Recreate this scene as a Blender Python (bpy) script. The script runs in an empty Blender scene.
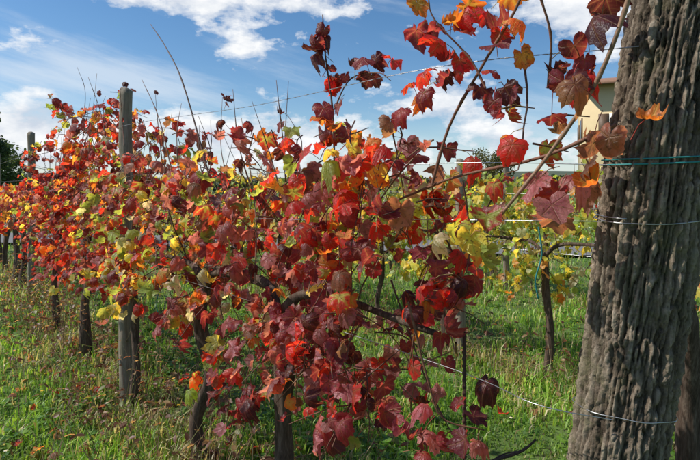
import bpy, math, random
import numpy as np
from mathutils import Vector, noise as mn

random.seed(7); rng = np.random.default_rng(7)
scene = bpy.context.scene
COL = scene.collection

# ------------------------------------------------------------------ helpers
def norm(a):
    return a / np.maximum(np.linalg.norm(a, axis=-1, keepdims=True), 1e-9)

def make_mesh(name, V, F, k, mat, attrs=None, smooth=True, parent=None):
    me = bpy.data.meshes.new(name)
    V = np.asarray(V, dtype=np.float32); F = np.asarray(F, dtype=np.int32).reshape(-1, k)
    me.vertices.add(len(V)); me.vertices.foreach_set('co', V.ravel())
    me.loops.add(F.size); me.loops.foreach_set('vertex_index', F.ravel())
    me.polygons.add(len(F)); me.polygons.foreach_set('loop_start', np.arange(0, F.size, k, dtype=np.int32))
    me.update(calc_edges=True)
    if smooth: me.polygons.foreach_set('use_smooth', np.ones(len(F), dtype=bool))
    for an, (ty, data) in (attrs or {}).items():
        a = me.attributes.new(an, ty, 'POINT')
        key = {'FLOAT_COLOR': 'color', 'FLOAT_VECTOR': 'vector', 'FLOAT': 'value'}[ty]
        a.data.foreach_set(key, np.asarray(data, dtype=np.float32).ravel())
    me.materials.append(mat); me.validate()
    ob = bpy.data.objects.new(name, me); COL.objects.link(ob)
    if parent: ob.parent = parent
    return ob

def empty(name):
    e = bpy.data.objects.new(name, None); COL.objects.link(e); return e

class Tubes:
    def __init__(s): s.V=[]; s.F=[]; s.n=0; s.C=[]
    def add(s, pts, rad, sides=6, rough=0.0, seed=0, col=(1,1,1), cap=True):
        P = np.array(pts, dtype=float); n=len(P)
        R = np.interp(np.linspace(0,1,n), np.linspace(0,1,len(rad)), rad) if hasattr(rad,'__len__') else np.full(n,rad)
        T = norm(np.gradient(P, axis=0))
        ref = np.array([0.3,0.9,0.2]) if abs(T[0][2])>0.7 else np.array([0,0,1.0])
        a = np.cross(T, ref); a = norm(a); b = np.cross(T, a)
        th = np.linspace(0, 2*np.pi, sides, endpoint=False)
        ring = (np.cos(th)[None,:,None]*a[:,None,:] + np.sin(th)[None,:,None]*b[:,None,:])
        r = np.repeat(R[:,None], sides, 1)
        if rough>0:
            for i in range(n):
                for j in range(sides):
                    p = P[i]*9+ring[i,j]*1.2+seed
                    r[i,j] *= 1+rough*mn.noise(Vector((p[0],p[1],p[2]*0.5)))*1.6 + rough*0.6*mn.noise(Vector((p[0]*3,p[1]*3,p[2]*0.9)))
        V = P[:,None,:]+ring*r[:,:,None]
        s.V.append(V.reshape(-1,3))
        i = np.arange(n-1)[:,None]*sides; j=np.arange(sides)[None,:]; j2=(j+1)%sides
        F = np.stack([i+j, i+j2, i+sides+j2, i+sides+j],-1).reshape(-1,4)+s.n
        s.F.append(F); s.C.append(np.tile(np.array([*col,1.0]), (n*sides,1)))
        s.n += n*sides
        if cap and sides>3:
            c = P[-1]+T[-1]*R[-1]*0.3
            s.V.append(np.array([c])); s.C.append(np.array([[*col,1.0]]))
            base = s.n-sides
            s.F.append(np.array([[base+q, base+(q+1)%sides, s.n, s.n] for q in range(sides)]))
            s.n += 1
    def build(s, name, mat, parent=None):
        V=np.concatenate(s.V); F=np.concatenate(s.F)
        me = bpy.data.meshes.new(name)
        quads = F[F[:,2]!=F[:,3]]; tris=F[F[:,2]==F[:,3]][:,:3]
        loops = np.concatenate([quads.ravel(), tris.ravel()]).astype(np.int32)
        starts = np.concatenate([np.arange(len(quads))*4, len(quads)*4+np.arange(len(tris))*3]).astype(np.int32)
        me.vertices.add(len(V)); me.vertices.foreach_set('co', V.astype(np.float32).ravel())
        me.loops.add(len(loops)); me.loops.foreach_set('vertex_index', loops)
        me.polygons.add(len(starts)); me.polygons.foreach_set('loop_start', starts)
        me.update(calc_edges=True)
        me.polygons.foreach_set('use_smooth', np.ones(len(starts), dtype=bool))
        a = me.attributes.new('colA','FLOAT_COLOR','POINT'); a.data.foreach_set('color', np.concatenate(s.C).astype(np.float32).ravel())
        me.materials.append(mat); me.validate()
        ob = bpy.data.objects.new(name, me); COL.objects.link(ob)
        if parent: ob.parent=parent
        return ob

def curve(pts, n=16, wob=0.0):
    P=[Vector(p) for p in pts]
    if len(P)==2: P=[P[0],(P[0]+P[1])/2,P[1]]
    E=[P[0]*2-P[1]]+P+[P[-1]*2-P[-2]]
    out=[]
    m=len(P)-1
    for i in range(n):
        u=i/(n-1)*m; k=min(int(u),m-1); t=u-k
        p0,p1,p2,p3=E[k],E[k+1],E[k+2],E[k+3]
        q=0.5*((2*p1)+(p2-p0)*t+(2*p0-5*p1+4*p2-p3)*t*t+(3*p1-p0-3*p2+p3)*t**3)
        if wob: q=q+Vector((random.uniform(-1,1),random.uniform(-1,1),random.uniform(-1,1)))*wob
        out.append(tuple(q))
    return out

# ------------------------------------------------------------------ materials
class NB:
    def __init__(s, name):
        s.m=bpy.data.materials.new(name); s.m.use_nodes=True; s.t=s.m.node_tree; s.t.nodes.clear()
        s.out=s.t.nodes.new('ShaderNodeOutputMaterial')
    def n(s, ty, **kw):
        nd=s.t.nodes.new(ty)
        for k,v in kw.items():
            if k.startswith('i_'): nd.inputs[k[2:].replace('_',' ')].default_value=v
            else: setattr(nd,k,v)
        return nd
    def l(s,a,b): s.t.links.new(a,b)
    def math(s,op,a,b=None,c=None,clamp=False):
        nd=s.t.nodes.new('ShaderNodeMath'); nd.operation=op; nd.use_clamp=clamp
        for i,x in enumerate((a,b,c)):
            if x is None: continue
            if isinstance(x,(int,float)): nd.inputs[i].default_value=x
            else: s.l(x,nd.inputs[i])
        return nd.outputs[0]
    def mix(s,f,a,b,blend='MIX'):
        nd=s.t.nodes.new('ShaderNodeMix'); nd.data_type='RGBA'; nd.blend_type=blend
        for x,idx in ((f,0),(a,6),(b,7)):
            if isinstance(x,(int,float)): nd.inputs[idx].default_value=x
            elif isinstance(x,tuple): nd.inputs[idx].default_value=(*x[:3],1)
            else: s.l(x,nd.inputs[idx])
        return nd.outputs[2]
    def ramp(s,f,stops,interp='LINEAR'):
        nd=s.t.nodes.new('ShaderNodeValToRGB'); cr=nd.color_ramp; cr.interpolation=interp
        while len(cr.elements)<len(stops): cr.elements.new(0.5)
        for e,(p,c) in zip(cr.elements,stops):
            e.position=p; e.color=(*c,1) if isinstance(c,tuple) else (c,c,c,1)
        s.l(f,nd.inputs[0]); return nd.outputs[0]
    def noise(s,vec,scale,detail=4,rough=0.55):
        nd=s.t.nodes.new('ShaderNodeTexNoise'); nd.inputs['Scale'].default_value=scale
        nd.inputs['Detail'].default_value=detail; nd.inputs['Roughness'].default_value=rough
        if vec is not None: s.l(vec,nd.inputs['Vector'])
        return nd.outputs[0]

def leaf_material(name, trans=0.5, boost=2.35, veins=True):
    b=NB(name)
    A=b.n('ShaderNodeAttribute',attribute_name='colA').outputs['Color']
    B=b.n('ShaderNodeAttribute',attribute_name='colB').outputs['Color']
    tc=b.n('ShaderNodeTexCoord')
    lp=b.n('ShaderNodeAttribute',attribute_name='lp').outputs['Vector']
    n1=b.noise(tc.outputs['Object'],45,3)
    if veins:
        sp=b.n('ShaderNodeSeparateXYZ'); b.l(lp,sp.inputs[0])
        ang=b.math('ABSOLUTE',b.math('ARCTAN2',sp.outputs[0],sp.outputs[1]))
        r=b.math('SQRT',b.math('ADD',b.math('MULTIPLY',sp.outputs[0],sp.outputs[0]),b.math('MULTIPLY',sp.outputs[1],sp.outputs[1])))
        dang=None
        for a0 in (0.0,0.93,1.92):
            da=b.math('ABSOLUTE',b.math('SUBTRACT',ang,a0))
            dang=da if dang is None else b.math('MINIMUM',dang,da)
        dist=b.math('MULTIPLY',dang,r)
        chev=b.math('SINE',b.math('MULTIPLY',b.math('SUBTRACT',r,b.math('MULTIPLY',dist,0.9)),38.0))
        sec=b.math('MULTIPLY',b.ramp(chev,[(0.86,0.0),(1.0,1.0)]),0.5)
        main=b.ramp(dist,[(0.0,1.0),(0.015,0.85),(0.035,0.0)])
        vein=b.math('MAXIMUM',main,sec)
        spread=b.math('ADD',b.math('MULTIPLY',dist,2.4),b.math('MULTIPLY',r,0.6))
        f=b.math('ADD',spread,b.math('MULTIPLY',b.math('SUBTRACT',n1,0.5),1.8))
        f=b.ramp(f,[(0.3,0.0),(0.68,1.0)])
        base=b.mix(f,B,A)
        vc=b.mix(0.5,base,b.mix(0.5,B,(0.36,0.26,0.10)))
        col=b.mix(vein,base,vc)
    else:
        col=b.mix(n1,A,B); vein=None
    n2=b.noise(tc.outputs['Object'],110,2)
    col=b.mix(b.ramp(n2,[(0.60,0.0),(0.70,0.75)]),col,(0.09,0.04,0.02))
    p=b.n('ShaderNodeBsdfPrincipled'); b.l(col,p.inputs['Base Color']); p.inputs['Roughness'].default_value=0.48
    p.inputs['Specular IOR Level'].default_value=0.6
    tr=b.n('ShaderNodeBsdfTranslucent')
    tcol=b.mix(1.0,col,(boost*1.3,boost,boost*0.6),'MULTIPLY')
    b.l(tcol,tr.inputs['Color'])
    if vein is not None:
        bump=b.n('ShaderNodeBump'); bump.inputs['Strength'].default_value=0.8; bump.inputs['Distance'].default_value=0.003
        b.l(b.math('SUBTRACT',n2,vein),bump.inputs['Height']); b.l(bump.outputs[0],p.inputs['Normal'])
    mx=b.n('ShaderNodeMixShader'); mx.inputs[0].default_value=trans
    b.l(p.outputs[0],mx.inputs[1]); b.l(tr.outputs[0],mx.inputs[2]); b.l(mx.outputs[0],b.out.inputs[0])
    return b.m

def bark_material(name, dark, mid, light, scale=30, zs=0.25, moss=None, bump=0.8, use_crack=False, dist=0.006, mossf=.6):
    b=NB(name); tc=b.n('ShaderNodeTexCoord')
    mp=b.n('ShaderNodeMapping'); b.l(tc.outputs['Object'],mp.inputs[0]); mp.inputs['Scale'].default_value=(1,1,zs)
    n1=b.noise(mp.outputs[0],scale,8,0.65)
    n2=b.noise(tc.outputs['Object'],6,4)
    n3=b.noise(mp.outputs[0],scale*4.5,6,0.7)
    f=b.math('ADD',b.math('MULTIPLY',n1,0.6),b.math('MULTIPLY',n3,0.4))
    h=f
    if use_crack:
        ck=b.n('ShaderNodeAttribute',attribute_name='crack').outputs['Fac']
        f=b.math('ADD',b.math('MULTIPLY',f,0.85),b.math('SUBTRACT',b.math('MULTIPLY',ck,0.42),0.18))
        n5=b.noise(tc.outputs['Object'],170,5,0.7)
        f=b.math('ADD',f,b.math('MULTIPLY',b.math('SUBTRACT',n5,.5),.26)); h=b.math('ADD',h,b.math('MULTIPLY',n5,.5))
    col=b.ramp(f,[(0.33,dark),(0.5,mid),(0.70,light)])
    col=b.mix(b.math('MULTIPLY',b.ramp(n2,[(0.4,0.0),(0.65,1.0)]),0.5),col,b.mix(0.5,col,(mid[0]*1.6,mid[1]*1.55,mid[2]*1.5)))
    if moss:
        n4=b.noise(tc.outputs['Object'],10,8,0.8)
        col=b.mix(b.math('MULTIPLY',b.ramp(n4,[(0.51,0.0),(0.62,1.0)]),mossf),col,moss)
    p=b.n('ShaderNodeBsdfPrincipled'); b.l(col,p.inputs['Base Color']); p.inputs['Roughness'].default_value=0.92
    p.inputs['Specular IOR Level'].default_value=0.12
    bp=b.n('ShaderNodeBump'); bp.inputs['Strength'].default_value=bump; bp.inputs['Distance'].default_value=dist
    b.l(h,bp.inputs['Height']); b.l(bp.outputs[0],p.inputs['Normal']); b.l(p.outputs[0],b.out.inputs[0])
    return b.m

def simple(name,c,rough=0.6,metal=0.0,ns=20,var=0.25,bump=0.2):
    b=NB(name); tc=b.n('ShaderNodeTexCoord')
    n=b.noise(tc.outputs['Object'],ns,5)
    col=b.mix(n,tuple(x*(1-var) for x in c),tuple(min(1,x*(1+var)) for x in c))
    p=b.n('ShaderNodeBsdfPrincipled'); b.l(col,p.inputs['Base Color'])
    p.inputs['Roughness'].default_value=rough; p.inputs['Metallic'].default_value=metal
    bp=b.n('ShaderNodeBump'); bp.inputs['Strength'].default_value=bump; bp.inputs['Distance'].default_value=0.01
    b.l(n,bp.inputs['Height']); b.l(bp.outputs[0],p.inputs['Normal']); b.l(p.outputs[0],b.out.inputs[0])
    return b.m

def attr_mat(name, rough=0.6, trans=0.0, spec=0.3, var=0.3, ns=60):
    b=NB(name); A=b.n('ShaderNodeAttribute',attribute_name='colA').outputs['Color']
    tc=b.n('ShaderNodeTexCoord')
    col=b.mix(1.0,A,b.ramp(b.noise(tc.outputs['Object'],ns,2),[(0.3,1-var),(0.7,1+var)]),'MULTIPLY')
    p=b.n('ShaderNodeBsdfPrincipled'); b.l(col,p.inputs['Base Color']); p.inputs['Roughness'].default_value=rough
    p.inputs['Specular IOR Level'].default_value=spec
    if trans>0:
        t=b.n('ShaderNodeBsdfTranslucent'); b.l(b.mix(1.0,col,(1.8,1.7,0.9),'MULTIPLY'),t.inputs[0])
        m=b.n('ShaderNodeMixShader'); m.inputs[0].default_value=trans
        b.l(p.outputs[0],m.inputs[1]); b.l(t.outputs[0],m.inputs[2]); b.l(m.outputs[0],b.out.inputs[0])
    else: b.l(p.outputs[0],b.out.inputs[0])
    return b.m

M_leaf=leaf_material('grape_leaf')
M_leaf_far=leaf_material('grape_leaf_far',veins=False)
M_cane=attr_mat('cane_bark',0.6,var=0.4,ns=90)
M_vine=bark_material('vine_bark',(0.012,0.009,0.007),(0.09,0.063,0.047),(0.24,0.19,0.15),scale=70,zs=0.1,dist=0.008)
M_tree=bark_material('tree_bark',(0.016,0.012,0.009),(0.165,0.128,0.094),(0.40,0.33,0.25),scale=55,zs=0.14,moss=(0.17,0.17,0.08),use_crack=True,bump=1.0,dist=.009,mossf=.42)
M_post=bark_material('weathered_post',(0.07,0.055,0.042),(0.21,0.18,0.14),(0.40,0.36,0.30),scale=40,zs=0.05,moss=(0.16,0.16,0.09),bump=0.8)
M_wire=simple('galvanised_wire',(0.45,0.46,0.47),0.35,0.9)
M_teal=simple('teal_cord',(0.02,0.22,0.22),0.6)
M_rust=simple('rusty_iron',(0.07,0.035,0.022),0.85,0.3,80,0.5)
M_grass=attr_mat('grass_blade',0.45,trans=0.42,spec=0.4,var=0.2,ns=3)

# ------------------------------------------------------------------ ground
def gz(x,y):
    return 0.03*mn.noise(Vector((x*0.7,y*0.7,0)))+0.015*mn.noise(Vector((x*2.3,y*2.3,4.0)))
def build_ground():
    rs=np.concatenate([[0.0],np.exp(np.linspace(math.log(0.4),math.log(900),110))])
    na=120; V=[];F=[]
    for i,r in enumerate(rs):
        for j in range(na):
            a=2*math.pi*j/na; x=r*math.sin(a); y=r*math.cos(a)
            V.append((x,y,gz(x,y) if r<30 else 0.0))
    for i in range(len(rs)-1):
        for j in range(na):
            j2=(j+1)%na
            F.append((i*na+j,(i+1)*na+j,(i+1)*na+j2,i*na+j2))
    b=NB('soil_and_turf'); tc=b.n('ShaderNodeTexCoord')
    n1=b.noise(tc.outputs['Object'],1.3,6,0.6); n2=b.noise(tc.outputs['Object'],18,6,0.7)
    c=b.ramp(n1,[(0.35,(0.065,0.10,0.02)),(0.55,(0.10,0.18,0.03)),(0.7,(0.13,0.19,0.04))])
    c=b.mix(b.ramp(n2,[(0.5,0.0),(0.65,0.7)]),c,(0.09,0.07,0.04))
    p=b.n('ShaderNodeBsdfPrincipled'); b.l(c,p.inputs['Base Color']); p.inputs['Roughness'].default_value=0.95
    bp=b.n('ShaderNodeBump'); bp.inputs['Strength'].default_value=0.8; bp.inputs['Distance'].default_value=0.03
    b.l(n2,bp.inputs['Height']); b.l(bp.outputs[0],p.inputs['Normal']); b.l(p.outputs[0],b.out.inputs[0])
    V=np.array(V)
    make_mesh('ground',V,F,4,b.m)
build_ground()

# ------------------------------------------------------------------ row geometry
U=np.array([-0.645,0.764,0.0]); NB_=np.array([-0.764,-0.645,0.0])   # along row ; toward the camera side
O1=np.array([0.55,1.02,0.0])
O2=O1+np.array([0.764,0.645,0])*2.6
O3=O1+np.array([0.764,0.645,0])*5.2
def rp(O,w,q,z): return O+U*w+NB_*q+np.array([0,0,z])

# ------------------------------------------------------------------ leaf shapes
def leaf_shape(n, rings, sd):
    r_=random.Random(sd)
    th=np.linspace(-math.pi,math.pi,n,endpoint=False)+math.pi/n
    s1=r_.uniform(-.05,.05); s2=r_.uniform(-.05,.05); depth=r_.uniform(.12,.28)
    lobes=[(0,1.0,0.50),(0.95,0.90+s1,0.50),(-0.95,0.90+s2,0.50),(1.95,0.80,0.62),(-1.95,0.80,0.62)]
    r=np.zeros(n)
    for a,h,s in lobes:
        d=np.abs(np.arctan2(np.sin(th-a),np.cos(th-a)))/s
        r=np.maximum(r,h*(1-depth*d**2))
    r=np.maximum(r,.62-depth*.3)
    for a,h,s in lobes[:3]:
        d=np.abs(np.arctan2(np.sin(th-a),np.cos(th-a)))
        r+=.04*np.exp(-(d/.12)**2)
    dpi=math.pi-np.abs(th)
    r*=np.clip(0.30+dpi*1.5,0,1)
    amp=.045 if n>30 else .04
    r*=1+amp*np.where(np.arange(n)%2==0,1,-1)*np.clip(dpi*2,0,1)
    V=[(0,0,0)]
    droop=r_.uniform(0.2,1.1); fold=r_.uniform(-0.35,0.8); wv=r_.uniform(0.08,0.22); ph=r_.uniform(0,6); curl=r_.choice([0,0.5,0.9,1.3,1.6])
    bendx=r_.uniform(-0.6,0.6); side=r_.uniform(-.5,.5)
    for k in range(1,rings+1):
        f=k/rings
        for t,rr in zip(th,r):
            x=math.sin(t)*rr*f; y=math.cos(t)*rr*f; q=math.hypot(x,y)
            z=-droop*q*q*0.7+fold*abs(x)*0.6+wv*math.sin(5*t+ph)*q*f+0.06*math.sin(9*t+ph*2)*f*f
            z+=bendx*x*y+side*x*x*(1 if x>0 else -1)*.6
            if curl:
                c=max(0,q-0.4); z+=(curl if sd%2 else -curl)*c*c*1.6; x*=1-0.5*c*curl; y*=1-0.3*c*curl
            V.append((x,y,z))
    F=[]
    for j in range(n-1):
        j2=j+1
        F.append((0,1+j,1+j2))
        for k in range(rings-1):
            a=1+k*n+j; b_=1+k*n+j2; c=1+(k+1)*n+j2; d=1+(k+1)*n+j
            F.append((a,d,c)); F.append((a,c,b_))
    V=np.array(V)
    base=np.array([[0,0]]+[(math.sin(t)*rr*k/rings,math.cos(t)*rr*k/rings) for k in range(1,rings+1) for t,rr in zip(th,r)])
    lp=np.concatenate([base,np.zeros((len(base),1))],1)
    F=np.array(F)[:,[0,2,1]]
    return V,F,lp
SH_HI=[leaf_shape(40,3,i) for i in range(22)]
SH_LO=[leaf_shape(18,1,i+50) for i in range(8)]
def oval_shape(sd):
    r_=random.Random(sd); V=[(0,0,0)];F=[]
    n=8
    for j in range(n):
        t=2*math.pi*j/n; x=0.28*math.sin(t); y=0.5-0.5*math.cos(t)
        V.append((x,y,0.3*abs(x)-0.25*y*y*r_.uniform(.8,1.2)))
    V[0]=(0,0.5,-0.06)
    for j in range(n): F.append((0,1+j,1+(j+1)%n))
    V=np.array(V); return V,np.array(F),V
SH_OV=[oval_shape(i) for i in range(4)]

class Leaves:
    def __init__(s): s.P=[];s.N=[];s.T=[];s.S=[];s.A=[];s.B=[]
    def add(s,P,N,T,S,A,B):
        s.P.append(P);s.N.append(N);s.T.append(T);s.S.append(S);s.A.append(A);s.B.append(B)
    def build(s,name,mat,shapes,parent=None):
        P=np.array(s.P);N=norm(np.array(s.N,dtype=float));T=np.array(s.T,dtype=float)
        T=norm(T-N*(T*N).sum(1,keepdims=True)); Bn=np.cross(T,N)
        S=np.array(s.S);A=np.array(s.A);B=np.array(s.B)
        idx=rng.integers(0,len(shapes),len(P))
        Vs=[];Fs=[];La=[];Aa=[];Ba=[];off=0
        asp=rng.uniform(0.8,1.1,len(P)); zsc=rng.uniform(0.4,1.35,len(P))
        for k,(V,F,lp) in enumerate(shapes):
            m=np.where(idx==k)[0]
            if not len(m): continue
            W=P[m][:,None,:]+S[m][:,None,None]*(V[None,:,0:1]*asp[m][:,None,None]*Bn[m][:,None,:]+V[None,:,1:2]*T[m][:,None,:]+V[None,:,2:3]*zsc[m][:,None,None]*N[m][:,None,:])
            nv=len(V)
            Vs.append(W.reshape(-1,3)); Fs.append((F[None]+ (np.arange(len(m))*nv)[:,None,None]+off).reshape(-1,3)); off+=len(m)*nv
            La.append(np.tile(lp,(len(m),1)))
            one=np.ones((len(m)*nv,1))
            Aa.append(np.concatenate([np.repeat(A[m],nv,0),one],1)); Ba.append(np.concatenate([np.repeat(B[m],nv,0),one],1))
        return make_mesh(name,np.concatenate(Vs),np.concatenate(Fs),3,mat,{'colA':('FLOAT_COLOR',np.concatenate(Aa)),'colB':('FLOAT_COLOR',np.concatenate(Ba)),'lp':('FLOAT_VECTOR',np.concatenate(La))},parent=parent)

PAL={
'burg':((.17,.022,.034),(.23,.045,.048)),
'dark':((.065,.012,.018),(.12,.024,.026)),
'pink':((.34,.135,.14),(.26,.075,.085)),
'crim':((.43,.025,.02),(.32,.04,.022)),
'oran':((.50,.14,.028),(.46,.27,.04)),
'yell':((.55,.44,.07),(.40,.44,.08)),
'gree':((.26,.34,.07),(.18,.27,.05)),
'rgrn':((.34,.045,.026),(.29,.31,.06)),
'brow':((.24,.12,.07),(.16,.08,.05)),
'pale':((.40,.39,.26),(.34,.37,.21)),
}
def pick(wts):
    ks=list(wts); k=random.choices(ks,[wts[q] for q in ks])[0]
    A,B=PAL[k]; v=random.uniform(0.75,1.3); j=lambda c:[max(0.004,x*v*random.uniform(.88,1.12)) for x in c]
    return j(A),j(B)

PROF=[(-.1,1.5,1.62),(.0,1.5,1.66),(.12,1.47,1.72),(.27,1.38,1.76),(.38,1.28,1.77),(.48,1.1,1.77),(.56,.84,1.76),(.64,.72,1.75),(.83,.67,1.74),(1.12,.62,1.71),(1.49,.64,1.68),(2.0,.70,1.74),(2.74,.78,1.84),(3.2,.76,2.0),(3.89,.72,2.22),(4.3,.70,2.18),(5.2,.64,2.0),(6.0,.62,1.95),(6.5,.9,1.7),(7.1,1.1,1.5),(7.6,.8,1.5),(14,.75,1.5)]
pw=[p[0] for p in PROF]; pb=[p[1] for p in PROF]; pt=[p[2] for p in PROF]
def prof(w):
    n=mn.noise(Vector((w*3.1,3.3,0)))*0.14+mn.noise(Vector((w*9,8,0)))*0.14
    m=mn.noise(Vector((w*3.4,13.3,0)))*0.22+mn.noise(Vector((w*9,18,0)))*0.16
    return np.interp(w,pw,pb)+m, np.interp(w,pw,pt)+n

def colour_row1(w,z):
    n=mn.noise(Vector((w*1.7,z*2.2,5))); n2=mn.noise(Vector((w*2.6,z*3,25)))
    W=dict(burg=4,dark=1.3,pink=3,crim=2,oran=.5,yell=.2,gree=.4,rgrn=.9,brow=.6)
    if w<0.5:
        if z<1.5: W=dict(burg=2.2,oran=.9,yell=1.1,gree=2,rgrn=1.3,brow=1.4,pink=1.6,dark=.7,pale=.8)
        else: W=dict(crim=2.2,dark=1.7,burg=2.6,rgrn=.9,oran=.9,brow=.8,pink=.5)
    if 0.45<w<1.3 and z>1.35: W=dict(crim=2,burg=2.2,oran=1.7,rgrn=1.5,gree=1.5,pink=2.6,brow=1.2,pale=1.3,yell=.6,dark=.4)
    if w>0.45 and z<1.2 and w<1.7: W=dict(burg=4.6,pink=5.5,dark=1.4,crim=1.8,oran=.25,rgrn=.4,brow=.4,gree=.2)
    if 1.5<w<3.6: W=dict(burg=2.8,pink=3.4,crim=2,oran=1.1,yell=.9,gree=1.7,rgrn=1.4,dark=.7,brow=.9,pale=.8)
    if 1.7<w<3.9 and z<1.6 and n>-0.06: W=dict(oran=1.3,yell=2.2,gree=3.5,pale=1.6,rgrn=1.6,burg=1.6,pink=2,crim=.6)
    if 3.6<=w<6.8: W=dict(crim=3,burg=3,oran=1,yell=.7,rgrn=1,gree=1.1,dark=.9,pink=1.8)
    if w>=6.8: W=dict(oran=3,brow=1.5,yell=1,crim=1,burg=1)
    if n2>0.25: W=dict(W); W['oran']=W.get('oran',0)+1.5; W['yell']=W.get('yell',0)+.8
    if n2<-0.28: W=dict(W); W['crim']=W.get('crim',0)+2.5
    return W

def place_leaf(L,TB,base,out,W,size,petiole=True):
    """leaf blade hanging from a petiole that leaves 'base' in direction 'out'"""
    pl=random.uniform(.03,.07)
    d=np.array(out)+rng.normal(0,.45,3); d=d/np.linalg.norm(d)
    p=base+d*pl
    tip=np.array([0,0,-1.0])*random.uniform(.7,1.6)+d*random.uniform(.0,.55)+rng.normal(0,.33,3)
    nrm=d*random.uniform(.4,1.1)+np.array([0,0,1])*random.uniform(.05,.75)+rng.normal(0,.42,3)
    A,B=pick(W)
    L.add(p,nrm,tip,size,A,B)
    if petiole and TB is not None:
        mid=(base+p)/2+np.array([0,0,.008])
        TB.add([base,mid,p],.0011,3,col=random.choice([(.3,.05,.04),(.25,.12,.06),(.28,.2,.07)]),cap=False)

def grow_row(O,w0,w1,per_m,profile,colour,L,TB,wid,smin,smax,petiole=True,keep=1.0,holes=0.0):
    ns=int((w1-w0)*per_m)
    for i in range(ns):
        w=random.uniform(w0,w1); zb,zt=profile(w)
        h=zt-zb
        if random.random()>min(1,h/1.1)+.1: continue
        z=zb+h*random.uniform(.1,1.0)
        if holes and mn.noise(Vector((w*4.2,z*4.2,91)))<(-.05 if z>zt-.4 else -.22) and random.random()<holes: continue
        side=random.choice([-1,1]); q=side*random.uniform(0,wid*.5)
        pos=rp(O,w,q,z)
        d=np.array([random.uniform(-.6,.6),side*random.uniform(.2,1),random.uniform(-1.1,.35)])
        d=U*d[0]+NB_*d[1]+np.array([0,0,d[2]]); d=d/np.linalg.norm(d)
        n=random.randint(4,9); pts=[pos.copy()]; W=colour(w,z)
        for k in range(n):
            d=d+np.array([0,0,-.15])+rng.normal(0,.12,3); d/=np.linalg.norm(d)
            pos=pos+d*random.uniform(.04,.06); pts.append(pos.copy())
            rel=pos-O; ww=rel@U; qq=rel@NB_; zb2,zt2=profile(ww)
            if pos[2]<zb2 or pos[2]>zt2 or abs(qq)>wid or ww<w0-.05: break
            if random.random()>keep: continue
            side_v=np.cross(d,[0,0,1]); s=1 if k%2 else -1
            out=side_v*s*.6+NB_*(1 if qq>0 else -1)*.6+np.array([0,0,.1])
            wl=colour(ww,pos[2]) if random.random()<.5 else W
            place_leaf(L,TB,pos,out,wl,random.uniform(smin,smax)*(1-.03*k),petiole)
        if TB is not None and len(pts)>2:
            TB.add(pts,[.0028,.0014],4,col=random.choice([(.16,.07,.04),(.2,.11,.06),(.12,.06,.04)]),cap=False)

row1=empty('grapevine_row')
L1=Leaves(); T1=Tubes()
grow_row(O1,0.02,0.5,56,prof,colour_row1,L1,T1,.11,.036,.054)
grow_row(O1,0.48,1.7,172,prof,colour_row1,L1,T1,.19,.036,.060,holes=.8)
grow_row(O1,1.6,6.6,118,prof,colour_row1,L1,T1,.26,.036,.064,holes=.8)
L1f=Leaves()
grow_row(O1,6.5,14,50,prof,colour_row1,L1f,None,.3,.05,.07,False)

# distinct shoots / clusters that stand clear of the canopy (world x, y, z, count, spread, palette)
CL=[(.211,1.30,1.93,5,.035,'r'),(.232,1.30,1.868,4,.03,'r'),(.334,1.25,1.903,4,.035,'r'),(.375,1.20,1.809,4,.03,'r'),
(.442,1.10,1.715,4,.03,'d'),(.478,1.08,1.742,4,.03,'d'),(.451,.96,1.575,3,.022,'p'),(.513,.92,1.585,2,.02,'p'),
(.27,1.3,1.757,4,.04,'r'),(.334,1.25,1.75,4,.04,'d'),(-.087,1.75,2.01,4,.025,'d'),(-.097,1.75,1.87,5,.04,'d'),(0.0,1.72,1.89,4,.04,'d'),
(.089,1.62,1.858,4,.03,'d'),(.19,1.45,1.74,5,.05,'o'),(.535,1.05,1.845,2,.02,'d'),(.449,1.06,1.50,4,.04,'m'),(.39,1.1,1.48,6,.05,'m'),
(.307,1.15,1.41,4,.035,'y'),(.245,1.30,1.27,6,.05,'d'),(.26,1.3,1.19,4,.04,'d'),(.31,1.30,.93,3,.04,'b'),(.23,1.3,.89,4,.04,'b'),(.15,1.32,.83,4,.05,'b'),(.345,1.27,.88,2,.03,'b'),
(.49,1.0,1.66,2,.02,'m'),(-.42,2.05,1.74,3,.05,'d'),(-1.0,2.75,1.86,3,.05,'o'),(-2.0,4.2,2.14,6,.08,'r')]
PW={'r':dict(crim=3.5,burg=2,oran=1.2,rgrn=.8,dark=.8),'d':dict(dark=2.4,burg=3,crim=1.3),'p':dict(pink=3,brow=1,oran=.6),'o':dict(oran=2,brow=1,crim=1.5,burg=1),
'm':dict(rgrn=1,brow=2,gree=1,pink=1.5,oran=.6,burg=1.5),'y':dict(yell=3,gree=1),'b':dict(burg=3,pink=3,dark=1)}
for x,y,z,n,sp,k in CL:
    for i in range(n):
        base=np.array([x,y,z])+rng.normal(0,sp*.7,3)
        place_leaf(L1,T1,base,rng.normal(0,.6,3)+NB_*.4,PW[k],random.uniform(.036,.054))
cc=(.17,.075,.045); cd=(.10,.05,.035); cl=(.26,.15,.09)
def cane(pts,r,col,n=18):
    P=curve(pts,n); 
    R=[r[0]+(r[1]-r[0])*i/(n-1)+(0.0009 if i%4==2 else 0) for i in range(n)]
    T1.add(P,R,7,col=col)
cane([rp(O1,1.9,.0,1.5),rp(O1,2.2,.02,2.03),rp(O1,2.45,.02,2.28),rp(O1,2.68,.03,2.47)],(.0045,.002),cd)
cane([rp(O1,2.3,.05,1.6),rp(O1,2.5,.05,1.9),rp(O1,2.72,.07,2.14)],(.0035,.0015),cc)
cane([(-.05,1.72,1.45),(-.06,1.74,1.75),(-.085,1.75,1.95),(-.095,1.75,2.09)],(.004,.002),cd)
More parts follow.
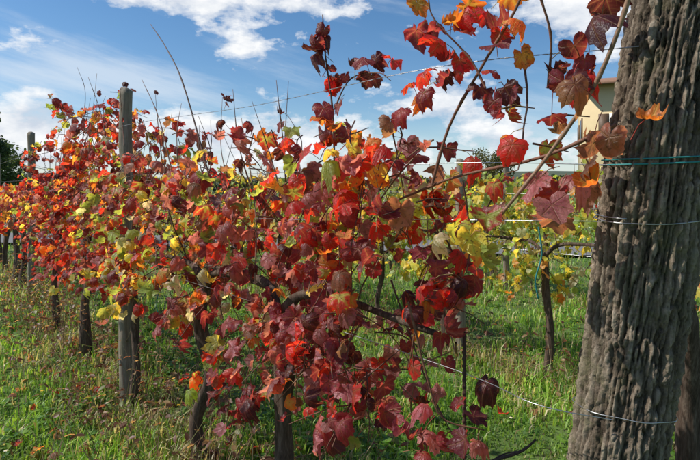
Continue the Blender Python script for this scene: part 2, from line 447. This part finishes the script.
cane([(-.06,1.74,1.75),(0.0,1.72,1.86),(.09,1.62,1.86),(.13,1.6,1.83)],(.0025,.0012),cc)
cane([(.22,1.36,1.5),(.265,1.34,1.66),(.33,1.25,1.80),(.4,1.18,1.94),(.43,1.15,2.1)],(.0042,.003),cc)
cane([(.545,.94,2.0),(.523,.95,1.85),(.485,1.0,1.70),(.41,1.05,1.56),(.32,1.1,1.425)],(.0048,.0035),cl,22)
cane([(.45,1.15,1.72),(.445,1.12,1.83),(.41,1.1,1.93),(.40,1.1,2.05)],(.003,.002),cc)
cane([(.335,1.25,1.74),(.30,1.27,1.82),(.215,1.30,1.93),(.2,1.3,2.0)],(.003,.0015),cc)
cane([rp(O1,3.7,.0,1.7),rp(O1,3.9,.0,2.05),rp(O1,4.1,.05,2.38)],(.004,.0015),cd)
cane([rp(O1,4.6,.0,1.7),rp(O1,4.7,.05,2.0),rp(O1,5.0,.1,2.3)],(.004,.0015),cd)
cane([rp(O1,.0,.03,1.62),rp(O1,.15,.05,1.56),rp(O1,.4,.03,1.52),rp(O1,.7,.0,1.44),rp(O1,1.1,.0,1.38)],(.004,.003),cc)
cane([(.15,1.3,1.2),(.2,1.3,1.0),(.24,1.3,.9),(.34,1.28,.88)],(.003,.0015),cc)
for i in range(60):
    w=random.uniform(.5,6.3); zb,zt=prof(w); q=random.uniform(-.15,.15)
    a=rp(O1,w,q,random.uniform(.95,1.3)); e=rp(O1,w+random.uniform(-.35,.35),q+random.uniform(-.12,.12),random.choice([zt+random.uniform(-.15,.08),zb+random.uniform(.05,.25)]))
    m=(a+e)/2+rng.normal(0,.06,3)
    cane([a,m,e],(.0032,.0012),random.choice([cc,cd,cl]),10)
# thin tips rising above the canopy, each with a few shrivelled leaves
for i in range(16):
    w=random.choice([random.uniform(1.0,2.4),random.uniform(2.6,6.2)]); zt=prof(w)[1]; q=random.uniform(-.1,.1)
    a=rp(O1,w,q,zt-.25); e=rp(O1,w+random.uniform(-.12,.25),q+random.uniform(-.08,.08),zt+random.uniform(.08,.26)); m=(a+e)/2+rng.normal(0,.025,3)
    cane([a,m,e],(.003,.001),random.choice([cc,cd]),10)
    for k in range(random.randint(0,3)):
        f=random.uniform(.4,1); place_leaf(L1,T1,a*(1-f)+e*f,rng.normal(0,.6,3),PW['d'],random.uniform(.022,.038))
L1.build('leaves',M_leaf,SH_HI,row1)
L1f.build('leaves_far_end',M_leaf_far,SH_LO,row1)
T1.build('canes',M_cane,row1)

# trunks of row 1
def vine_trunk(TB,O,w,q,r,top,sd,lean=.08):
    rnd=random.Random(sd)
    b=rp(O,w,q,-.05); 
    pts=[b]
    for z in (.25,.5,.75,top):
        pts.append(rp(O,w+rnd.uniform(-lean,lean)*.6,q+rnd.uniform(-.03,.03),z))
    TB.add(curve(pts,26),[r*1.35,r*1.05,r*.95,r*1.0,r*.8],16,rough=.32,seed=sd*3.1)
    for s in (-1,1):
        e=[pts[-1],rp(O,w+s*.12,q,top+.1),rp(O,w+s*.4,q,top+.12),rp(O,w+s*.75,q,top+.1)]
        TB.add(curve(e,18),[r*.7,r*.42,r*.25],9,rough=.3,seed=sd*1.7)
TV=Tubes()
for k,(w,q,r,tp) in enumerate([(1.22,.02,.032,1.0),(2.12,-.06,.034,.95),(4.33,.02,.035,.95),(3.15,.0,.024,.9),(5.6,.0,.03,.95),(7.9,0,.04,.9),(8.8,0,.04,.9),(9.9,0,.04,.9),(11,0,.04,.9),(12.2,0,.04,.9)]):
    vine_trunk(TV,O1,w,q,r,tp,k+1)
TV.add(curve([(1.18,1.72,-.05),(1.15,1.70,.4),(1.12,1.66,.8),(1.02,1.55,1.15),(.86,1.35,1.5)],30),[.06,.045,.038,.028,.02],16,rough=.35,seed=40)
TV.build('trunks',M_vine,row1)

# ------------------------------------------------------------------ rows behind
def colour_bg(w,z):
    n=mn.noise(Vector((w*1.1,z,55)))
    if n>0.1: return dict(yell=4,gree=4,oran=.6,pale=1)
    if n<-.25: return dict(burg=1,crim=.5,oran=1.2,yell=2,gree=2)
    return dict(yell=3,gree=5,pale=1.2,oran=.4,rgrn=.5)
def prof_bg(w):
    n=mn.noise(Vector((w*2.1,33.3,0)))*.2+mn.noise(Vector((w*7,38,0)))*.12
    m=mn.noise(Vector((w*2.4,43.3,0)))*.35
    return .56+m,1.66+n
for O,w0,w1,sd,kp in ((O2,-.9,14,100,.9),(O3,-2.5,9.0,200,.9)):
    e=empty('grapevine_row')
    L=Leaves();T=Tubes();V=Tubes()
    grow_row(O,w0,w1,88,prof_bg,colour_bg,L,T,.24,.045,.065,False,kp)
    w=w0+.5;k=0
    while w<w1:
        vine_trunk(V,O,w,0,.026,.95,sd+k); w+=random.uniform(.85,1.15);k+=1
    for i in range(int((w1-w0)*5)):
        w=random.uniform(w0,w1);a=rp(O,w,0,1.0);c=rp(O,w+random.uniform(-.3,.3),random.uniform(-.2,.2),random.uniform(.5,1.8))
        T.add(curve([a,(a+c)/2+rng.normal(0,.04,3),c],8),[.004,.002],4,col=cc)
    L.build('leaves',M_leaf_far,SH_LO,e);T.build('canes',M_cane,e);V.build('trunks',M_vine,e)

# ------------------------------------------------------------------ posts
def post(w,h,r,O=O1,q=0.0,name='wooden_post',sd=1):
    T=Tubes(); p=rp(O,w,q,0)
    n=60; pts=[(p[0]+.004*math.sin(i*.3+sd),p[1],-.1+(h+.1)*i/(n-1)) for i in range(n)]
    T.add(pts,[r*1.08,r],26,rough=.10,seed=sd)
    T.add([(p[0],p[1],h-.002),(p[0]+.003,p[1],h+.012)],[r*.96,r*.74],26,rough=.1,seed=sd)
    return T.build(name,M_post)
post(3.27,2.16,.042,sd=1); post(7.3,2.18,.042,sd=5)
post(11.2,2.1,.045,sd=6)
post(2.4,1.72,.04,O=O2,sd=9); post(7.0,1.8,.04,O=O2,sd=8)
post(3.6,1.8,.04,O=O3,sd=11)

# ------------------------------------------------------------------ tree (old pollarded support tree)
def trR(z): return .096+.05*math.exp(-max(z,0)*5)+.006*min(max(z-.9,0),1.2)/1.0+.003*math.sin(z*5)+(.02*max(0,z-2.1))
def trL(a,z): return 1+.05*math.sin(2*a+z*.8)+.035*math.sin(3*a-z*1.1)
def trC(z): return (.455+.155*z+.012*math.sin(z*2.3),1.12+.02*math.sin(z*1.7))
def tree_right():
    e=empty('tree')
    nz,na=560,260
    zs=np.concatenate([np.linspace(-.05,.5,40,endpoint=False),np.linspace(.5,2.1,470,endpoint=False),np.linspace(2.1,2.45,50)])
    V=np.zeros((nz,na,3));C=np.zeros((nz,na))
    for i,z in enumerate(zs):
        cx,cy=trC(z); R=trR(z)
        for j in range(na):
            a=2*math.pi*j/na; ca=math.cos(a);sa=math.sin(a)
            lob=trL(a,z)+.05*mn.noise(Vector((ca*1.3,sa*1.3,z*2.5)))
            wx=mn.noise(Vector((ca*2.2,sa*2.2,z*4)))*.7; wy=mn.noise(Vector((ca*2.2+9,sa*2.2,z*4)))*.7
            fz=mn.noise(Vector((ca*9,sa*9,z*24)))*.26
            p=Vector((ca*5.6+wx+fz,sa*5.6+wy+fz,z*2.4+wx+fz))
            dd=mn.voronoi(p)[0]; crack=min(1,(dd[1]-dd[0])*3.0)**.6
            p2=Vector((ca*13+wy+fz*2,sa*13+wx,z*7+fz*3)); d2=mn.voronoi(p2)[0]; c2=min(1,(d2[1]-d2[0])*2.4)**.7
            hb=abs(mn.noise(Vector((ca*5+fz*2,sa*5,z*28)))); hb=min(1,hb*8)
            fine=mn.noise(Vector((ca*26,sa*26,z*60)))+.8*mn.noise(Vector((ca*60,sa*60,z*130)))
            h=.0125*crack*(.85+.15*hb)+.006*c2+.0015*hb+.0034*fine
            r=R*lob-.012+h
            V[i,j]=(cx+ca*r,cy+sa*r,z); C[i,j]=.58*crack+.32*c2+.10*hb
    i=np.arange(nz-1)[:,None]*na;j=np.arange(na)[None,:];j2=(j+1)%na
    F=np.stack([i+j,i+j2,i+na+j2,i+na+j],-1).reshape(-1,4)
    make_mesh('trunk',V.reshape(-1,3),F,4,M_tree,{'crack':('FLOAT',C.ravel())},parent=e)
    T=Tubes(); cx,cy=trC(2.4); t=np.array([cx,cy,2.36])
    T.add([t,t+[0.02,0,.12],t+[0.03,0,.18]],[.115,.10,.05],20,rough=.2,seed=3)
    for k,(dx,dy,dz) in enumerate([(.5,.2,.5),(-.1,.4,.6),(.3,-.35,.5),(.35,0,.8)]):
        d=np.array([dx,dy,dz]); P=curve([t+[0,0,.05],t+d*.35+[0,0,.05],t+d*.7+[0,0,.2],t+d+[0,0,.4]],16)
        T.add(P,[.05,.035,.02],10,rough=.2,seed=k)
        for m in range(5):
            s=np.array(P[random.randint(7,15)]); ee=s+rng.normal(0,.15,3)+[0,0,.5]
            T.add(curve([s,(s+ee)/2+rng.normal(0,.03,3),ee],8),[.007,.002],5,col=(.2,.1,.06))
    T.build('limbs',M_tree,e)
tree_right()

# ------------------------------------------------------------------ wires
def wire(name,pts,r,mat,n=60,twist=False):
    T=Tubes(); P=curve(pts,n)
    if twist:
        P=np.array(curve(pts,n*6)); 
        for s in (0,math.pi):
            ph=np.arange(len(P))*.9+s; Q=P.copy(); Q[:,2]+=np.cos(ph)*r; Q[:,0]+=np.sin(ph)*r*.7;Q[:,1]+=np.sin(ph)*r*.7
            T.add(Q,r,4)
    else: T.add(P,r,5)
    return T.build(name,mat)
tz=lambda z:np.array([trC(z)[0],trC(z)[1],z])
def wrap(name,z,r,mat,tilt=.02,turns=1.0,gap=.004):
    pts=[]
    for k in range(int(40*turns)+1):
        a=2*math.pi*k/40; zz=z+tilt*math.sin(a+.6)+.006*turns*k/40; c=tz(zz)
        R=trR(zz)*trL(a,zz)+gap+.004+.003*math.sin(a*7+turns)
        pts.append((c[0]+math.cos(a)*R,c[1]+math.sin(a)*R,zz))
    T=Tubes();T.add(pts,r,6); return T.build(name,mat)
wire('trellis_wire',[tz(1.80)+[-.10,-.03,0],rp(O1,.5,.02,1.82),rp(O1,1.5,0,1.84),rp(O1,3.27,.05,1.90),rp(O1,5.3,.03,1.86),rp(O1,7.3,.05,1.9),rp(O1,14,0,1.85)],.0008,M_wire,90,True)
wire('trellis_wire',[tz(1.545)+[-.10,-.02,0],rp(O1,.5,.0,1.56),rp(O1,1.5,0,1.55),rp(O1,3.27,-.05,1.57),rp(O1,7.3,-.05,1.57),rp(O1,14,0,1.55)],.001,M_wire)
wire('trellis_wire',[tz(1.42)+[-.10,-.02,0],rp(O1,.6,.0,1.40),rp(O1,1.5,0,1.36),rp(O1,3.27,.05,1.36),rp(O1,7.3,.05,1.36)],.001,M_wire)
wire('trellis_wire',[tz(1.0)+[-.07,-.085,0.01],(.40,1.1,1.025),rp(O1,.45,.0,1.01),rp(O1,1.5,0,1.0),rp(O1,3.27,.05,1.0),rp(O1,7.3,.05,1.0),rp(O1,14,0,1.0)],.0011,M_wire)
wrap('wire_tie',1.543,.0018,M_teal,.006,1.9); wrap('wire_tie',1.425,.0012,M_wire,.012,1.6); wrap('wire_tie',.995,.0011,M_wire,-.012,1.3)
for O in (O2,O3):
    for z in (1.0,1.45):
        wire('trellis_wire',[rp(O,-2,0,z),rp(O,3,0,z-.02),rp(O,9,0,z)],.0014,M_wire)
wire('teal_cord',[(1.36,3.65,1.2),(1.38,3.64,1.0),(1.335,3.64,.82),(1.36,3.65,.68)],.006,M_teal,20)
wire('teal_cord',[(1.6,6.2,1.0),(1.62,6.2,.8),(1.56,6.2,.62)],.007,M_teal,16)
wire('teal_cord',[(-1.10,2.95,.95),(-1.12,2.93,.8),(-1.08,2.93,.7)],.003,M_teal,16)
def stake():
    T=Tubes(); x,y=.296,1.31
    T.add([(x,y,-.1),(x+.002,y,.5),(x,y,1.12)],.0045,8)
    for k in range(60): T.add([(x,y,.02+k*.018),(x,y,.026+k*.018)],.0055,8)
    T.build('iron_stake',M_rust)
stake()
T=Tubes(); T.add(curve([(.32,1.5,.62),(.42,1.5,.68),(.50,1.48,.72),(.54,1.47,.76)],14),[.007,.003],7,col=(.05,.035,.03)); T.add(curve([(.42,1.5,.68),(.45,1.5,.70),(.5,1.52,.70)],8),[.003,.0015],5,col=(.05,.035,.03))
T.add(curve([(.32,1.5,.62),(.2,1.52,.4),(.12,1.55,-.05)],10),[.007,.008],7,col=(.05,.035,.03))
T.build('dead_branch',M_cane)

# ------------------------------------------------------------------ grass
def build_grass(n=200000):
    r=np.exp(rng.uniform(math.log(1.5),math.log(34),n)); a=rng.uniform(-.9,.9,n)
    x=r*np.sin(a); y=r*np.cos(a)
    yr=13.0-(x+4)*.165
    m=~((y>yr-1.25)&(y<yr+1.25)); x=x[m];y=y[m];r=r[m];n=len(x)
    z=np.array([gz(px,py) for px,py in zip(x,y)])
    dn=np.array([mn.noise(Vector((px*1.3,py*1.3,9)))+.6*mn.noise(Vector((px*4.5,py*4.5,19))) for px,py in zip(x,y)])
    pt_=np.array([mn.noise(Vector((px*2.1,py*2.1,49))) for px,py in zip(x,y)])
    rowd=((np.stack([x,y],1)-O1[:2])@NB_[:2])
    under=np.exp(-(np.mod(rowd+1.3,2.6)-1.3)**2/.16)
    h=(.034+.036*rng.random(n)**2*2)*(1+1.0*dn)*(1+1.1*under)
    h=np.clip(h,.016,.3)*(1+.012*r)
    wd=.0021*(1+r*.26)*rng.uniform(.7,1.4,n)
    az=rng.uniform(0,2*np.pi,n); lean=rng.uniform(.15,1.0,n)
    d=np.stack([np.cos(az),np.sin(az),np.zeros(n)],1)
    s=np.stack([-np.sin(az+rng.normal(0,.7,n)),np.cos(az),np.zeros(n)],1)
    B=np.stack([x,y,z-.01],1); up=np.array([0,0,1.0])
    mid=B+up*(h*.6)[:,None]+d*(h*lean*.25)[:,None]
    tip=B+up*(h*(1-.35*lean))[:,None]+d*(h*lean*.85)[:,None]
    w=wd[:,None]
    V=np.stack([B-s*w,B+s*w,mid+s*w*.8,mid-s*w*.8,tip],1).reshape(-1,3)
    o=(np.arange(n)*5)[:,None]
    F=np.concatenate([o+[0,1,2],o+[0,2,3],o+[3,2,4]],1).reshape(-1,3)
    g1=np.array([.17,.32,.04]);g2=np.array([.30,.44,.07]);g3=np.array([.08,.18,.03]);dry=np.array([.50,.43,.24]);br=np.array([.24,.15,.09])
    t=rng.random((n,1)); C=g1*(1-t)+g2*t
    k=rng.random(n)<.2+.25*(pt_<-.15); C[k]=g3
    k=rng.random(n)<(.05+.28*under+.35*(pt_>.16)); C[k]=dry*rng.uniform(.6,1.15,(k.sum(),1))
    k=rng.random(n)<(.02+.12*under); C[k]=br
    C*=(1+.4*np.clip(dn,-.8,.8))[:,None]
    C=np.concatenate([C,np.ones((n,1))],1); C=np.repeat(C,5,0)
    make_mesh('grass',V,F,3,M_grass,{'colA':('FLOAT_COLOR',C)})
build_grass()

# low broad-leaved weeds and small flowers
W=Leaves()
for i in range(4200):
    r=math.exp(random.uniform(math.log(1.8),math.log(9))); a=random.uniform(-.85,.85); x=r*math.sin(a);y=r*math.cos(a)
    if mn.noise(Vector((x*1.8,y*1.8,77)))<.0: continue
    for k in range(random.randint(3,6)):
        az=random.uniform(0,6.28); d=np.array([math.cos(az),math.sin(az),random.uniform(.1,.9)])
        g=random.choice([(.11,.23,.035),(.16,.31,.04),(.20,.32,.06),(.06,.15,.03),(.06,.15,.03)])
        W.add(np.array([x,y,gz(x,y)+random.uniform(.01,.045)]),np.array([-d[0]*.4,-d[1]*.4,1.0]),d,random.uniform(.03,.065),g,tuple(c*1.3 for c in g))
W.build('weeds',M_leaf_far,SH_OV)
Fw=Leaves()
for i in range(130):
    r=math.exp(random.uniform(math.log(2.4),math.log(9))); a=random.uniform(-.8,.8); x=r*math.sin(a);y=r*math.cos(a); z=gz(x,y)+random.uniform(.06,.11)
    c=random.choice([(.75,.75,.72),(.7,.55,.05),(.7,.55,.05)])
    for k in range(7):
        az=k*.9; Fw.add(np.array([x,y,z]),np.array([0,0,1.]),np.array([math.cos(az),math.sin(az),.2]),.013,c,c)
Fw.build('wildflowers',M_leaf_far,SH_OV)
D=Tubes(); DL=Leaves()
for i in range(1000):
    O=random.choice([O1,O1,O2]); w=random.uniform(.6,9); q=random.gauss(.05,.3); b0=rp(O,w,q,0); b0[2]=gz(b0[0],b0[1])
    h=random.uniform(.12,.55); e=b0+np.array([random.gauss(0,.12),random.gauss(0,.12),h])
    c=random.choice([(.25,.16,.09),(.33,.26,.15),(.16,.07,.05),(.2,.2,.07)])
    P=curve([b0,(b0+e)/2+rng.normal(0,.02,3),e],7); D.add(P,[.0022,.001],4,col=c,cap=False)
    for k in range(random.randint(3,11)):
        s=np.array(P[random.randint(2,6)]); az=random.uniform(0,6.28)
        g=random.choice([(.12,.06,.04),(.3,.2,.1),(.14,.17,.04),(.16,.07,.045)])
        DL.add(s,np.array([random.gauss(0,.5),random.gauss(0,.5),1]),np.array([math.cos(az),math.sin(az),random.uniform(-.5,.6)]),random.uniform(.015,.045),g,g)
dw=empty('dry_weeds'); D.build('stalks',M_cane,dw); DL.build('seed_leaves',M_leaf_far,SH_OV,dw)
FL=Leaves()
for i in range(600):
    O=random.choice([O1,O1,O1,O2]); p=rp(O,random.uniform(.2,9),random.gauss(.1,.5),0); p[2]=gz(p[0],p[1])+random.uniform(.015,.06)
    A,B=pick(dict(brow=4,burg=1,crim=.6,oran=.4,pink=.5)); FL.add(p,np.array([random.gauss(0,.4),random.gauss(0,.4),1]),rng.normal(0,1,3),random.uniform(.03,.055),A,B)
FL.build('fallen_leaves',M_leaf,SH_HI)

# ------------------------------------------------------------------ road
def road():
    xs=np.linspace(-60,60,90);V=[];F=[]
    for i,x in enumerate(xs):
        y=13.0-(x+4)*.165
        for k,o in enumerate((-1.2,-.6,0,.6,1.2)):
            V.append((x,y+o+.06*math.sin(x*1.3+k),.06+.012*(k in(1,3))*-1+.01))
    for i in range(89):
        for k in range(4): F.append((i*5+k,(i+1)*5+k,(i+1)*5+k+1,i*5+k+1))
    b=NB('gravel'); tc=b.n('ShaderNodeTexCoord'); n=b.noise(tc.outputs['Object'],25,8,.8)
    c=b.ramp(n,[(.35,(.10,.10,.095)),(.65,(.24,.235,.225))]); p=b.n('ShaderNodeBsdfPrincipled'); b.l(c,p.inputs['Base Color']);p.inputs['Roughness'].default_value=.95
    b.l(p.outputs[0],b.out.inputs[0]); make_mesh('road',V,F,4,b.m)
road()

# ------------------------------------------------------------------ hills
def hills():
    V=[];F=[];n=160
    for i in range(n):
        a=-1.3+2.6*i/(n-1)
        for k,(r,hh) in enumerate(((230,0),(270,.45),(330,.8),(400,1.0),(520,0))):
            h=hh*(9+7*mn.noise(Vector((a*3,k*.15,2)))+3*mn.noise(Vector((a*11,k*.3,5))))
            V.append((r*math.sin(a),r*math.cos(a),h-.2))
    for i in range(n-1):
        for k in range(4): F.append((i*5+k,(i+1)*5+k,(i+1)*5+k+1,i*5+k+1))
    b=NB('hill_woodland'); tc=b.n('ShaderNodeTexCoord'); nn=b.noise(tc.outputs['Object'],.06,8,.7)
    c=b.ramp(nn,[(.38,(.035,.06,.04)),(.52,(.07,.09,.045)),(.64,(.13,.11,.05))]); p=b.n('ShaderNodeBsdfPrincipled'); b.l(c,p.inputs['Base Color']);p.inputs['Roughness'].default_value=1
    b.l(p.outputs[0],b.out.inputs[0]); make_mesh('hills',V,F,4,b.m)
hills()

# ------------------------------------------------------------------ background trees
M_crown=attr_mat('crown_leaves',.6,trans=.25,var=.3,ns=1)
def bg_tree(name,x,y,h,cr,col,sd,nl=4500,ls=.22):
    rr=random.Random(sd); e=empty(name); T=Tubes(); b0=np.array([x,y,0.])
    T.add(curve([b0+[0,0,-.2],b0+[.1,0,h*.25],b0+[-.05,.1,h*.55],b0+[.05,0,h*.85]],16),[cr*.09,cr*.06,cr*.02],9,rough=.1,seed=sd,col=(.08,.06,.045))
    cl=[]
    for k in range(16):
        az=rr.uniform(0,6.28); f=rr.uniform(.3,.92); rad=cr*(1-.75*(abs(f-.5)*1.6)**2)*rr.uniform(.5,1)
        c=b0+[math.cos(az)*rad*.75,math.sin(az)*rad*.75,h*f]; cl.append((c,cr*rr.uniform(.25,.5)))
        T.add(curve([b0+[0,0,h*f*.6],(b0+[0,0,h*f*.7]+c)/2,c],8),[cr*.03,cr*.008],5,col=(.08,.06,.045))
    T.build('limbs',M_cane,e)
    L=Leaves()
    for i in range(nl):
        c,s=rr.choice(cl); d=rng.normal(0,1,3); d/=np.linalg.norm(d); p=c+d*s*rr.uniform(.3,1.1)*np.array([1,1,.8])
        v=rr.uniform(.6,1.4); L.add(p,rng.normal(0,1,3)+[0,0,.6],rng.normal(0,1,3),ls*rr.uniform(.6,1.3),tuple(k*v for k in col),tuple(k*v for k in col))
    L.build('crown',M_crown,SH_OV,e)
bg_tree('tree',-29.1,40,7.4,2.6,(.075,.11,.04),3,6000,.3)
bg_tree('tree',-33,47,5.0,3.0,(.08,.11,.04),5,4000,.3)
bg_tree('tree',14,50,5.2,2.6,(.12,.11,.03),6,3000)
def distant():
    L=Leaves()
    for i in range(12000):
        a=random.uniform(-1.1,1.1); hh=2.4+1.8*mn.noise(Vector((a*22,0,1)))+1.0*mn.noise(Vector((a*70,0,1)))
        r=95+random.uniform(-3,3); z=random.random()**.7*hh
        v=random.uniform(.5,1.4); n=mn.noise(Vector((a*15,4,1)))
        c=(.05,.075,.03) if n<0 else (.11,.10,.035)
        L.add(np.array([r*math.sin(a),r*math.cos(a),z]),rng.normal(0,1,3),rng.normal(0,1,3),random.uniform(.5,1.0),tuple(k*v for k in c),tuple(k*v for k in c))
    L.build('distant_trees',M_crown,SH_OV)
distant()

# ------------------------------------------------------------------ house
def house():
    e=empty('house')
    M_w=simple('ochre_plaster',(.60,.47,.27),.9,0,3,.12); M_r=simple('terracotta_tiles',(.24,.13,.085),.9,0,8,.35)
    M_g=simple('window_glass',(.03,.04,.05),.1); M_f=simple('white_frame',(.7,.7,.68),.5); M_s=simple('brown_shutter',(.12,.07,.04),.6)
    ang=math.radians(-22)
    def bx(name,cx,cy,cz,sx,sy,sz,m):
        V=[(cx+a*sx/2,cy+b*sy/2,cz+c*sz/2) for c in(-1,1) for b in(-1,1) for a in(-1,1)]
        F=[(0,2,3,1),(4,5,7,6),(0,1,5,4),(2,6,7,3),(0,4,6,2),(1,3,7,5)]
        o=make_mesh(name,V,F,4,m,smooth=False,parent=e); return o
    bx('walls',0,0,3.7,11,8,7.4,M_w)
    bx('plinth',0,0,.25,11.1,8.1,.5,simple('plinth_stone',(.3,.28,.25),.9))
    H=7.3
    V=[(-5.9,-4.6,H),(5.9,-4.6,H),(5.9,0,H+1.0),(-5.9,0,H+1.0),(-5.9,4.6,H),(5.9,4.6,H),(-5.9,-4.6,H+.18),(5.9,-4.6,H+.18),(5.9,0,H+1.2),(-5.9,0,H+1.2),(-5.9,4.6,H+.18),(5.9,4.6,H+.18)]
    F=[(0,3,2,1),(3,4,5,2),(6,7,8,9),(9,8,11,10),(0,1,7,6),(4,10,11,5),(0,6,9,3),(3,9,10,4),(1,2,8,7),(2,5,11,8)]
    make_mesh('roof',V,F,4,M_r,smooth=False,parent=e)
    make_mesh('gable_left',[(-5.48,-4,H+.1),(-5.48,4,H+.1),(-5.48,0,H+.97)],[(0,1,2)],3,M_w,smooth=False,parent=e)
    make_mesh('gable_right',[(5.48,-4,H+.1),(5.48,4,H+.1),(5.48,0,H+.97)],[(0,1,2)],3,M_w,smooth=False,parent=e)
    bx('chimney',2,1,8.9,.7,.7,1.4,M_w)
    for i,x in enumerate((-3.6,-1.2,1.2,3.6)):
        for j,z in enumerate((1.8,4.9)):
            bx(f'frame_{i}_{j}',x,-4.01,z,1.1,.1,1.5,M_f); bx(f'glass_{i}_{j}',x,-4.05,z,.9,.06,1.3,M_g)
            bx(f'shutter_{i}_{j}_a',x-.85,-4.04,z,.55,.06,1.5,M_s); bx(f'shutter_{i}_{j}_b',x+.85,-4.04,z,.55,.06,1.5,M_s)
            bx(f'mullion_{i}_{j}',x,-4.09,z,.06,.04,1.3,M_f)
    for j,y in enumerate((-2,2)):
        bx(f'side_glass_{j}',-5.53,y,4.9,.1,.9,1.3,M_g); bx(f'side_shutter_{j}_a',-5.54,y-.75,4.9,.08,.5,1.4,M_s); bx(f'side_shutter_{j}_b',-5.54,y+.75,4.9,.08,.5,1.4,M_s)
    e.location=(20.4,31.5,0); e.rotation_euler=(0,0,ang)
house()

# ------------------------------------------------------------------ world + sun
SUN=Vector((-0.93,-0.03,0)).normalized(); EL=math.radians(46)
sd=Vector((SUN.x*math.cos(EL),SUN.y*math.cos(EL),math.sin(EL)))
w=bpy.data.worlds.new('World'); scene.world=w; w.use_nodes=True
nt=w.node_tree; nt.nodes.clear()
class WB(NB):
    def __init__(s,t): s.t=t
b=WB(nt)
sky=nt.nodes.new('ShaderNodeTexSky'); sky.sky_type='NISHITA'; sky.sun_disc=False
sky.sun_elevation=EL; sky.sun_rotation=math.atan2(SUN.x,SUN.y); sky.air_density=1.0; sky.dust_density=.3; sky.ozone_density=2.0
tc=nt.nodes.new('ShaderNodeTexCoord'); sp=nt.nodes.new('ShaderNodeSeparateXYZ'); b.l(tc.outputs['Generated'],sp.inputs[0])
az=b.math('ARCTAN2',sp.outputs[0],sp.outputs[1]); el=b.math('ARCSINE',sp.outputs[2])
cv=nt.nodes.new('ShaderNodeCombineXYZ'); b.l(az,cv.inputs[0]); b.l(b.math('MULTIPLY',el,1.9),cv.inputs[1])
n1=b.noise(cv.outputs[0],7.5,10,.6)
cv2=nt.nodes.new('ShaderNodeCombineXYZ'); b.l(az,cv2.inputs[0]); b.l(b.math('ADD',b.math('MULTIPLY',el,6.0),b.math('MULTIPLY',az,1.4)),cv2.inputs[1]); cv2.inputs[2].default_value=3
n2=b.noise(cv2.outputs[0],2.6,8,.6)
def bump(a0,e0,sa,se,amp):
    x=b.math('MULTIPLY',b.math('SUBTRACT',az,a0),1/sa); y=b.math('MULTIPLY',b.math('SUBTRACT',el,e0),1/se)
    q=b.math('ADD',b.math('MULTIPLY',x,x),b.math('MULTIPLY',y,y))
    return b.math('MULTIPLY',b.math('EXPONENT',b.math('MULTIPLY',q,-1.0)),amp)
tot=None
for t_ in [(-.30,.345,.32,.045,.70),(-.60,.085,.20,.055,.85),(-.17,.09,.17,.05,.66),(.43,.30,.15,.07,.50),(-.2,.27,.07,.035,.36),(.16,.16,.16,.05,.46),(.35,.08,.3,.05,.34),(-1.4,.3,.4,.15,.4),(1.5,.35,.4,.15,.4),(2.6,.3,.5,.12,.4)]:
    v=bump(*t_); tot=v if tot is None else b.math('ADD',tot,v)
dens=b.math('ADD',b.math('MULTIPLY',b.math('SUBTRACT',n1,.5),2.1),tot)
dens=b.ramp(dens,[(.24,0.0),(.36,.6),(.55,1.0)])
wsp=b.math('ADD',b.math('SUBTRACT',n2,.5),b.math('ADD',bump(-.50,.19,.34,.05,.36),bump(.1,.1,.7,.08,.10)))
wsp=b.math('MULTIPLY',b.ramp(wsp,[(.02,0.0),(.38,1.0)],'EASE'),.65)
haze=b.ramp(el,[(0.0,.45),(.14,0.0)],'EASE')
cv3=nt.nodes.new('ShaderNodeVectorMath'); cv3.operation='ADD'; b.l(cv.outputs[0],cv3.inputs[0]); cv3.inputs[1].default_value=(-0.02,.05,0)
n1c=b.noise(cv3.outputs[0],7.5,5,.55)
dif=b.math('ADD',b.math('MULTIPLY',b.math('SUBTRACT',n1,n1c),2.2),.5)
shade=b.mix(b.ramp(dif,[(.2,0.0),(.75,1.0)]),(4.6,5.1,5.9),(7.3,7.4,7.5))
hs=nt.nodes.new('ShaderNodeHueSaturation'); hs.inputs['Saturation'].default_value=1.25; hs.inputs['Value'].default_value=.92
b.l(sky.outputs[0],hs.inputs['Color'])
c=b.mix(haze,hs.outputs[0],(4.6,5.6,6.8))
c=b.mix(wsp,c,(5.6,6.2,6.9))
c=b.mix(dens,c,shade)
bg=nt.nodes.new('ShaderNodeBackground'); bg.inputs[1].default_value=.135; b.l(c,bg.inputs[0])
wo=nt.nodes.new('ShaderNodeOutputWorld'); b.l(bg.outputs[0],wo.inputs[0])
ld=bpy.data.lights.new('sun','SUN'); ld.energy=5.0; ld.angle=math.radians(.5); ld.color=(1,.95,.87)
lo=bpy.data.objects.new('sun',ld); COL.objects.link(lo); lo.rotation_euler=sd.to_track_quat('Z','Y').to_euler()

# ------------------------------------------------------------------ camera
cd_=bpy.data.cameras.new('camera'); cam=bpy.data.objects.new('camera',cd_); COL.objects.link(cam)
cam.location=(0,0,1.5); cam.rotation_euler=(math.radians(90),0,0); cd_.sensor_width=36; cd_.lens=26.0; cd_.shift_y=-.064
cd_.clip_end=3000; cd_.clip_start=.02
scene.camera=cam
scene.view_settings.view_transform='Standard'; scene.view_settings.look='None'; scene.view_settings.exposure=0
